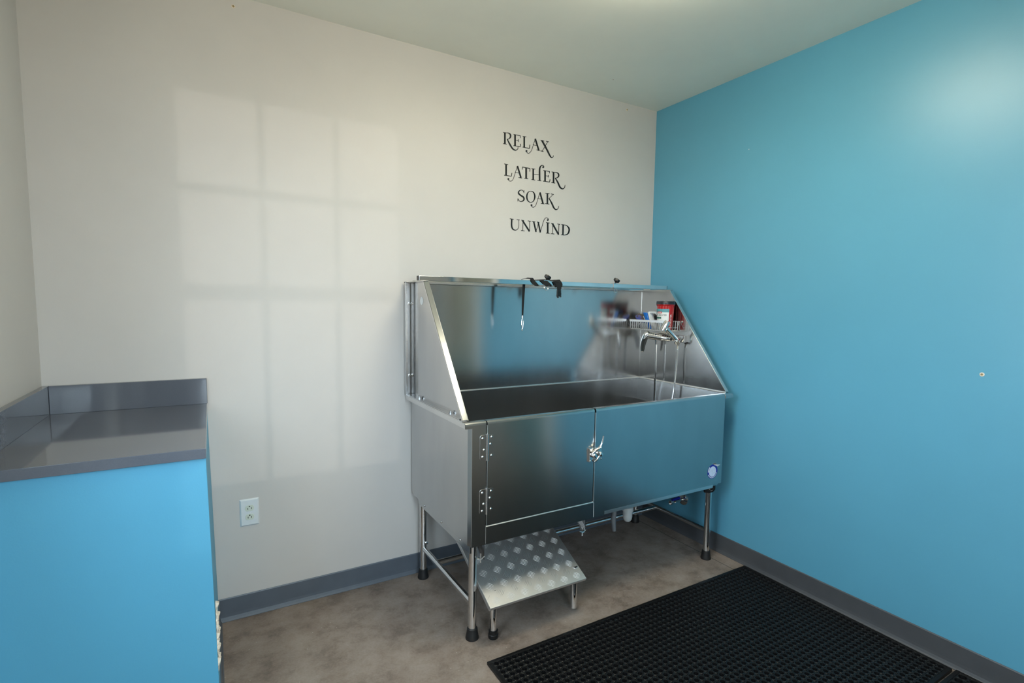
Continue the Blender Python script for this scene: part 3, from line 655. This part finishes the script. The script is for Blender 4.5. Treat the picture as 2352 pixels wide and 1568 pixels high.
# the turns round the square bar
def front_band(xt, xb, w, lift=0.0):   # slanting band over the front face, then over the top and under the bar
    m = MB()
    ribbon(m, [(xt-0.040, -0.1965, 1.4995+lift*0.2), (xt-0.018, -0.205, 1.5000+lift), (xt, -0.2235, 1.5000+lift*0.8), (xt+(xb-xt)*0.5, -0.2245, 1.4865), (xb, -0.2245, 1.4735), (xb+0.010, -0.2150, 1.4705), (xb+0.030, -0.1985, 1.4715)],
           [w*0.4, w*0.8, w, w, w, w*0.9, w*0.6], [(1, 0.2, 0.3)]*3+[(1, 0, 0.35)]*2+[(1, 0.2, 0)]*2)
    m.build('strap_turn', M['webbing'], ls)
front_band(-1.0330, -1.0020, 0.022, 0.008)
front_band(-0.9640, -0.9270, 0.034, 0.0)
front_band(-0.8800, -0.8660, 0.050, 0.0)
m = MB()
ribbon(m, [(-0.8680, -0.2255, 1.490), (-0.8660, -0.2270, 1.474), (-0.8665, -0.2280, 1.460), (-0.8670, -0.2285, 1.448)], [0.050, 0.040, 0.026, 0.023], (1, 0.1, 0))
m.build('strap_end', M['webbing'], ls)
m = MB()
m.box(-0.8795, -0.8555, -0.2330, -0.2240, 1.434, 1.452).obox((-0.8810, -0.2340, 1.4180), (0.0250, 0, 0.003), (0, 0.010, 0), (0.002, 0, 0.018))
m.obox((-0.8760, -0.2360, 1.4110), (0.0045, 0, 0), (0, 0.012, 0), (0, 0, 0.008)).obox((-0.8600, -0.2360, 1.4150), (0.0045, 0, 0), (0, 0.012, 0), (0, 0, 0.008))
m.build('buckle', M['black'], ls, bevel=0.0015)
m = MB().tube([(-1.0656, -0.196, 1.320), (-1.0656, -0.196, 1.304)], 0.0045, 10)
m.tube([(-1.0656+0.0048*cos(a), -0.196, 1.281+0.023*sin(a)) for a in [2*pi*i/20 for i in range(20)]], 0.0016, 8, closed=True)
m.tube([(-1.0625, -0.196, 1.262), (-1.0660, -0.196, 1.252), (-1.0695, -0.196, 1.247), (-1.0670, -0.196, 1.2425), (-1.0635, -0.196, 1.247)], 0.0018, 8)
m.build('snap_hook', M['chrome'], ls)

# ------------------------------------------------------------------ wire basket and the things in it
bk = empty('wire_basket', (-0.155, -0.19, 1.236), 'stainless wire basket mounted inside the tub on the right splash wall', 'basket')
BX0, BX1, BY0, BY1, BZ0, BZ1 = -0.207, -0.104, -0.345, -0.045, 1.237, 1.295
MB().box(BX0-0.0012, BX0+0.0012, BY0, BY1, BZ1-0.013, BZ1).build('front_rail', M['wire'], bk)
MB().box(BX1-0.0012, BX1+0.0012, BY0-0.012, BY1, BZ1-0.008, BZ1).build('back_rail', M['wire'], bk)
n = 17
for i in range(n):
    y = BY0+0.004+(BY1-BY0-0.008)*i/(n-1)
    pth = [(BX0+0.0038, y, BZ1-0.004), (BX0+0.003, y, BZ0+0.010), (BX0+0.006, y, BZ0+0.003), (BX0+0.013, y, BZ0)]
    pth += [(BX1-0.013, y, BZ0), (BX1-0.006, y, BZ0+0.003), (BX1-0.003, y, BZ0+0.010), (BX1-0.0038, y, BZ1-0.003)]
    MB().tube(pth, 0.0026, 8).build('wire', M['wire'], bk)
MB().tube([(BX0+0.003, BY0+0.002, BZ1-0.030), (BX0+0.020, BY0-0.008, BZ1-0.040), (BX1-0.022, BY0-0.008, BZ1-0.040), (BX1-0.006, BY0-0.006, BZ1-0.020), (BX1-0.002, BY0-0.004, BZ1-0.004)], 0.0016, 6).build('end_wire', M['wire'], bk)
MB().tube([(BX0+0.003, BY1, BZ1-0.006), (BX0+0.02, BY1+0.006, BZ0+0.02), (BX1-0.02, BY1+0.006, BZ0+0.02), (BX1-0.003, BY1, BZ1-0.006)], 0.0016, 6).build('end_wire', M['wire'], bk)
MB().tube([(BX1-0.004, BY0-0.003, BZ0), (BX1-0.004, BY1, BZ0)], 0.0019, 6).build('cross_wire', M['wire'], bk)
MB().tube([(BX0+0.008, BY0+0.002, BZ0+0.0015), (BX0+0.008, BY1, BZ0+0.0015)], 0.0017, 6).build('cross_wire', M['wire'], bk)
for y in (BY0-0.018, BY1-0.02): MB().lathe([(0.008, 0), (0.008, 0.004), (0.004, 0.006)], (-0.1, y, 1.289), (-1, 0, 0), 14).build('mounting_screw', M['polish'], bk)
# red washing cup
CX, CY, CZ = -0.1535, -0.286, 1.2395
cup = empty('paw_washing_cup', (CX, CY, CZ), 'tall red plastic paw washing cup with black lid, standing in wire basket', 'cup')
def rc(h): return 0.0415+(0.0500-0.0415)*(h/0.150)
prof = [(rc(0)-0.003, 0), (rc(0), 0.003)]+[(rc(h), h) for h in (0.03, 0.06, 0.09, 0.12, 0.140)]+[(rc(0.140)+0.002, 0.1405), (0.0525, 0.143), (0.0525, 0.149), (0.048, 0.150)]
MB().lathe(prof, (CX, CY, CZ), seg=64, rfun=lambda a, h: (1-0.045*(1 if (int(a/(2*pi)*64+0.5) % 5) == 0 else 0)) if 0.02 < h < 0.141 else 1).build('cup_body', M['red'], cup)
MB().lathe([(0.0535, 0.148), (0.0540, 0.151), (0.0535, 0.164), (0.0515, 0.1665), (0.01, 0.167)], (CX, CY, CZ), seg=48).build('lid', M['navy'], cup)
def around(a, h, dr): return Vector((CX+(rc(h)+dr)*cos(a), CY+(rc(h)+dr)*sin(a), CZ+h))
def wrap(a0, a1, h0, h1, dr, n=14):
    m = MB(); vs = []
    for i in range(n+1):
        a = a0+(a1-a0)*i/n
        vs += [around(a, h0, dr), around(a, h1, dr), around(a, h1, dr+0.0004), around(a, h0, dr+0.0004)]
    fs = [(0, 1, 2, 3), (4*n, 4*n+3, 4*n+2, 4*n+1)]
    for i in range(n):
        for k in range(4): fs.append((i*4+k, i*4+(k+1) % 4, i*4+4+(k+1) % 4, i*4+4+k))
    return m.add(vs, fs)
A0, A1 = rad(138), rad(249)           # label seen from the room
lab = wrap(A0, A1, 0.002, 0.122, 0.0012).build('paper_label', M['label_white'], cup)
wrap(A0, A1, 0.103, 0.122, 0.0017).build('label_band', M['label_teal'], lab)
wrap(A0+rad(4), A0+rad(58), 0.066, 0.076, 0.0017).build('label_stripe', M['label_green'], lab)
wrap(A0+rad(28), A0+rad(62), 0.097, 0.107, 0.0022, 8).build('label_badge', M['label_red'], lab)
wrap(A0+rad(33), A0+rad(57), 0.1005, 0.1045, 0.0027, 8).build('badge_stripe', M['label_white'], lab)
wrap(A0+rad(26), A0+rad(42), 0.018, 0.036, 0.0017, 6).build('label_picture', M['label_orange'], lab)
def text_mesh(body, size):
    cu = bpy.data.curves.new('t', 'FONT'); cu.body = body; cu.size = size; cu.fill_mode = 'FRONT'; cu.extrude = 0.0
    ob = bpy.data.objects.new('t', cu); C.objects.link(ob); bpy.context.view_layer.update()
    dg = bpy.context.evaluated_depsgraph_get(); me = bpy.data.meshes.new_from_object(ob.evaluated_get(dg))
    vs = [v.co.copy() for v in me.vertices]; fs = [tuple(p.vertices) for p in me.polygons]
    bpy.data.objects.remove(ob); bpy.data.curves.remove(cu); bpy.data.meshes.remove(me)
    return vs, fs
def cup_text(body, size, a_start, h0, vertical, dr, name, mat, par, sxf=1.0):
    vs, fs = text_mesh(body, size); m = MB(); out = []
    for v in vs:
        if vertical: a = a_start-(v.y)/0.047*-1*-1; h = h0+v.x*sxf; a = a_start - v.y/0.047
        else: a = a_start+v.x*sxf/0.047; h = h0+v.y
        out.append(around(a, h, dr))
    m.add(out, fs); o = m.build(name, mat, par); 
    return o
cup_text('MUD', 0.0125, A0+rad(10), 0.083, False, 0.0024, 'label_text', M['label_grey'], lab, 0.95)
cup_text('BUSTER', 0.0125, A0+rad(43), 0.083, False, 0.0024, 'label_text', M['vinyl'], lab, 1.0)
cup_text('MUDBUSTER', 0.0165, rad(272), 0.007, True, 0.0012, 'cup_text', M['label_white'], cup, 0.90)
# blue and white grooming brush, leaning
br = empty('grooming_brush', (-0.172, -0.19, 1.22), 'blue and white grooming brush leaning upright in wire basket beside red cup', 'brush')
def slab(m, a, b2, wa, wb, tx0, tx1):
    # slanted slab in the y-z plane between two points with widths, from x tx0 to tx1
    (y0, z0), (y1, z1) = a, b2
    m.prism([(y0+wa/2, z0), (y0-wa/2, z0), (y1-wb/2, z1), (y1+wb/2, z1)], 'x', tx0, tx1)
m = MB(); slab(m, (-0.203, 1.2415), (-0.154, 1.338), 0.022, 0.031, -0.190, -0.150); m.build('brush_head', M['blue_plastic'], br, bevel=0.003)
m = MB(); slab(m, (-0.219, 1.2415), (-0.179, 1.340), 0.007, 0.012, -0.188, -0.152); m.prism([(-0.176, 1.345), (-0.176, 1.334), (-0.232, 1.334), (-0.240, 1.325), (-0.243, 1.345)], 'x', -0.182, -0.160)
m.build('brush_back', M['white_plastic'], br, bevel=0.002)
m = MB(); slab(m, (-0.190, 1.2415), (-0.136, 1.318), 0.006, 0.004, -0.186, -0.156); m.build('brush_pad', M['label_grey'], br, bevel=0.001)
# purple scrub brush lying on its back
sb = empty('scrub_brush', (-0.170, -0.10, 1.239), 'small purple scrub brush with tan bristles up, at the back end of wire basket', 'brush')
m = MB(); a, c2 = Vector((-0.172, -0.058, 1.314)), Vector((-0.166, -0.140, 1.286))
m.tube([a, a.lerp(c2, 0.12), a.lerp(c2, 0.5), a.lerp(c2, 0.9), c2], [0.006, 0.014, 0.020, 0.016, 0.008], 14, flat=0.36)
m.build('brush_base', M['purple'], sb)
m = MB(); random.seed(5); up = Vector((0.1, -0.33, 0.94)).normalized()
for i in range(85):
    t = random.uniform(0.16, 0.98); p = a.lerp(c2, t)+Vector((random.uniform(-0.012, 0.012), 0, 0.004))
    d = (up+Vector((random.uniform(-.25, .25), random.uniform(-.25, .25), 0)))
    m.tube([p, p+d*random.uniform(0.016, 0.026)], [0.0011, 0.0007], 5)
m.build('bristles', M['bristle'], sb)

# ------------------------------------------------------------------ mixer tap and hand shower on the right splash wall
tp = empty('mixer_tap', (-0.10, -0.25, 1.19), 'chrome lever mixer tap with shower hose below the wire basket', 'mixer tap')
m = MB()
m.tube([(-0.150, -0.150, 1.200), (-0.150, -0.175, 1.1985), (-0.150, -0.215, 1.196), (-0.150, -0.27, 1.193), (-0.150, -0.315, 1.191), (-0.150, -0.335, 1.191)], [0.021, 0.0215, 0.020, 0.0185, 0.017, 0.012], 20)
for y in (-0.19, -0.30): m.lathe([(0.021, 0), (0.020, 0.005), (0.013, 0.010), (0.013, 0.05)], (-0.1, y, 1.195), (-1, 0, 0), 20)
m.build('tap_body', M['chrome'], tp)
m = MB()
lp_ = smooth3([(-0.152, -0.168, 1.212), (-0.166, -0.158, 1.208), (-0.174, -0.147, 1.185), (-0.178, -0.138, 1.150), (-0.178, -0.134, 1.115), (-0.176, -0.134, 1.098)], 8)
lr_ = [max(0.0012, 0.0185*min(1, 0.35+i/9)*(1-max(0, (i-14)/26)**1.6*0.62)*(1 if i < 36 else (1-((i-35)/5.2)**2)**0.5)) for i in range(len(lp_))]
m.tube(lp_, lr_, 20, flat=0.55)
m.build('lever', M['chrome'], tp)
MB().lathe([(0.0085, 0), (0.0085, -0.012), (0.0065, -0.013), (0.0065, -0.030)], (-0.138, -0.206, 1.180), (0, 0, 1), 6).build('outlet_nut', M['chrome'], tp)
def hose(pts):
    m = MB(); sp_ = smooth3(pts, 30)
    rs = [0.0062+0.0007*(i % 2) for i in range(len(sp_))]
    return m.tube(sp_, rs, 10)
hose([(-0.137, -0.206, 1.152), (-0.136, -0.2075, 1.05), (-0.137, -0.2085, 0.92), (-0.140, -0.211, 0.80), (-0.160, -0.225, 0.62), (-0.22, -0.26, 0.515), (-0.24, -0.30, 0.512), (-0.195, -0.345, 0.60), (-0.160, -0.362, 0.80), (-0.140, -0.3655, 0.92), (-0.131, -0.3665, 1.05), (-0.131, -0.3695, 1.13), (-0.134, -0.3735, 1.172)]).build('shower_hose', M['chrome'], tp)
m = MB()
m.lathe([(0.010, 0), (0.010, 0.05), (0.006, 0.051)], (-0.1, -0.352, 1.195), (-1, 0, 0), 14)
m.tube([(-0.143, -0.3775, 1.170), (-0.1555, -0.3822, 1.1865)], 0.0165, 18)
m.build('shower_holder', M['chrome'], tp)
MB().box(-0.1240, -0.0995, -0.408, -0.370, 1.172, 1.212).build('wall_plate', M['steel_plain'], tp, bevel=0.002)
MB().lathe([(0.007, 0), (0.007, 0.010), (0.003, 0.012)], (-0.1, -0.402, 1.173), (-1, 0, 0), 12).build('plate_stud', M['black'], tp)
hs = empty('hand_shower', (-0.15, -0.37, 1.18), 'chrome hand shower resting in its holder beside the mixer tap', 'hand shower')
m = MB()
p0 = Vector((-0.150, -0.381, 1.184)); p1 = Vector((-0.2245, -0.366, 1.252)); 
m.tube([p0, p0.lerp(p1, 0.12), p0.lerp(p1, 0.5), p0.lerp(p1, 0.92), p1], [0.0105, 0.0125, 0.0130, 0.0135, 0.0145], 18)
m.build('handle', M['chrome'], hs)
m = MB().lathe([(0.013, 0.034), (0.0165, 0.026), (0.0185, 0.010), (0.0205, -0.012), (0.0210, -0.022)], p1+Vector((-0.004, 0.006, 0.012)), (0.22, -0.32, 0.92), 24)
m.build('spray_head', M['chrome'], hs)
MB().disc(p1+Vector((-0.004, 0.006, 0.012))+Vector((0.22, -0.32, 0.92)).normalized()*-0.0225, (0.22, -0.32, 0.92), 0.0175, 0.002, 22).build('spray_face', M['black'], hs)
MB().lathe([(0.0135, -0.003), (0.0142, 0.0), (0.0135, 0.003)], p0.lerp(p1, 0.80), p1-p0, 20).build('collar', M['polish'], hs)

# ------------------------------------------------------------------ supply valve on the blue wall
sv = empty('supply_valve', (0, -0.345, 0.19), 'water supply valve with blue handle on the blue wall under the tub', 'valve')
MB().lathe([(0.036, 0), (0.034, 0.006), (0.020, 0.012), (0.010, 0.013)], (0, -0.345, 0.216), (-1, 0, 0), 24).build('escutcheon', M['chrome'], sv)
MB().tube([(-0.012, -0.345, 0.216), (-0.075, -0.345, 0.216)], 0.0095, 12).tube([(-0.095, -0.345, 0.216), (-0.115, -0.345, 0.216)], 0.013, 8).build('valve_body', M['chrome'], sv)
MB().tube([(-0.040, -0.345, 0.232), (-0.098, -0.345, 0.228)], [0.007, 0.006], 10, flat=1.6).build('valve_handle', M['valve_blue'], sv)

# ------------------------------------------------------------------ rubber mats
def mat_mesh(x0, x1, y0, y1, nx, ny, hole, zt, rot=0.0):
    V = []; F = []; px, py = (x1-x0)/nx, (y1-y0)/ny; N = 12
    sq = []
    for k in range(N):
        a = 2*pi*(k+0.5)/N; c_, s_ = cos(a), sin(a); t = 1/max(abs(c_), abs(s_)); sq.append((c_*t/2, s_*t/2, c_, s_))
    for i in range(nx):
        for j in range(ny):
            cx, cy = x0+(i+0.5)*px, y0+(j+0.5)*py; b0 = len(V)
            low = 0.0022 if (i+j) % 2 else 0.0026
            V += [(cx+u*px, cy+v*py, zt-low) for u, v, c_, s_ in sq]
            V += [(cx+c_*hole*1.30, cy+s_*hole*1.30, zt) for u, v, c_, s_ in sq]
            V += [(cx+c_*hole, cy+s_*hole, zt-0.0004) for u, v, c_, s_ in sq]
            V += [(cx+c_*hole*0.93, cy+s_*hole*0.93, 0.001) for u, v, c_, s_ in sq]
            for r in range(3):
                for k in range(N):
                    k2 = (k+1) % N; F.append((b0+r*N+k, b0+r*N+k2, b0+(r+1)*N+k2, b0+(r+1)*N+k))
            for sx, sy, ex, ey in ((1, 0, 0.002, 0.0052), (0, 1, 0.0052, 0.002)):   # little bridges between neighbouring rings
                bx, by = cx+sx*px/2, cy+sy*py/2
                if (sx and i == nx-1) or (sy and j == ny-1): continue
                k0 = len(V)
                V += [(bx-ex, by-ey, zt-0.004), (bx+ex, by-ey, zt-0.004), (bx+ex, by+ey, zt-0.004), (bx-ex, by+ey, zt-0.004),
                      (bx-ex*.6, by-ey*.9, zt+0.0008), (bx+ex*.6, by-ey*.9, zt+0.0008), (bx+ex*.6, by+ey*.9, zt+0.0008), (bx-ex*.6, by+ey*.9, zt+0.0008)]
                F += [(k0+4, k0+5, k0+6, k0+7), (k0, k0+1, k0+5, k0+4), (k0+1, k0+2, k0+6, k0+5), (k0+2, k0+3, k0+7, k0+6), (k0+3, k0, k0+4, k0+7)]
    return V, F
q = NT('mat_rubber')
f1 = q.noise(3.0, 6, 0.7); f2 = q.noise(55, 3, 0.6)
dust = q.ramp(f1, [(0.52, g(0.0)), (0.74, g(0.5))]); mm_ = q.n('ShaderNodeMath', operation='MULTIPLY'); q.l(dust, mm_.inputs[0])
rm = q.ramp(f2, [(0.58, g(0)), (0.72, g(1))]); q.l(rm, mm_.inputs[1])
q.l(q.mix(mm_.outputs[0], lin((13, 13, 14)), lin((62, 62, 62))), q.b.inputs['Base Color'])
q.b.inputs['Roughness'].default_value = 0.45; q.b.inputs['Specular IOR Level'].default_value = 0.35; q.bump(f2, 0.12, 0.001); M['mat'] = q.m
def mat(x0, x1, y0, y1, nx, ny, hole, label, ang):
    zt = 0.0135
    o = empty('rubber_mat', (x0, y1, 0), label, 'floor mat')
    ed = 0.014
    V, F = mat_mesh(x0+ed, x1-ed, y0+ed, y1-ed, nx, ny, hole, zt)
    me = MB(); me.v = V; me.f = F; me.sm = [False]*len(F); me.build('mat_surface', M['mat'], o)
    MB().box(x0, x1, y1-ed, y1, 0, zt-0.0012).box(x0, x1, y0, y0+ed, 0, zt-0.0012).box(x0, x0+ed, y0+ed, y1-ed, 0, zt-0.0012).box(x1-ed, x1, y0+ed, y1-ed, 0, zt-0.0012).build('mat_border', M['mat'], o, bevel=0.0015)
    MB().box(x0+ed, x1-ed, y0+ed, y1-ed, 0.0002, 0.0012).build('mat_underside', M['mat'], o)
    o.rotation_euler.z = ang
    return o
mat(-1.560, -0.030, -1.715, -0.801, 58, 34, 0.0092, 'black perforated rubber mat in front of the steel tub, along the blue wall', rad(0.0))
mat(-1.500, -0.022, -2.640, -1.724, 40, 25, 0.0130, 'black rubber mat with larger holes, only its corner showing beyond the first mat', rad(0.0))

for o in bpy.data.objects:
    if '_o' in o: del o['_o']
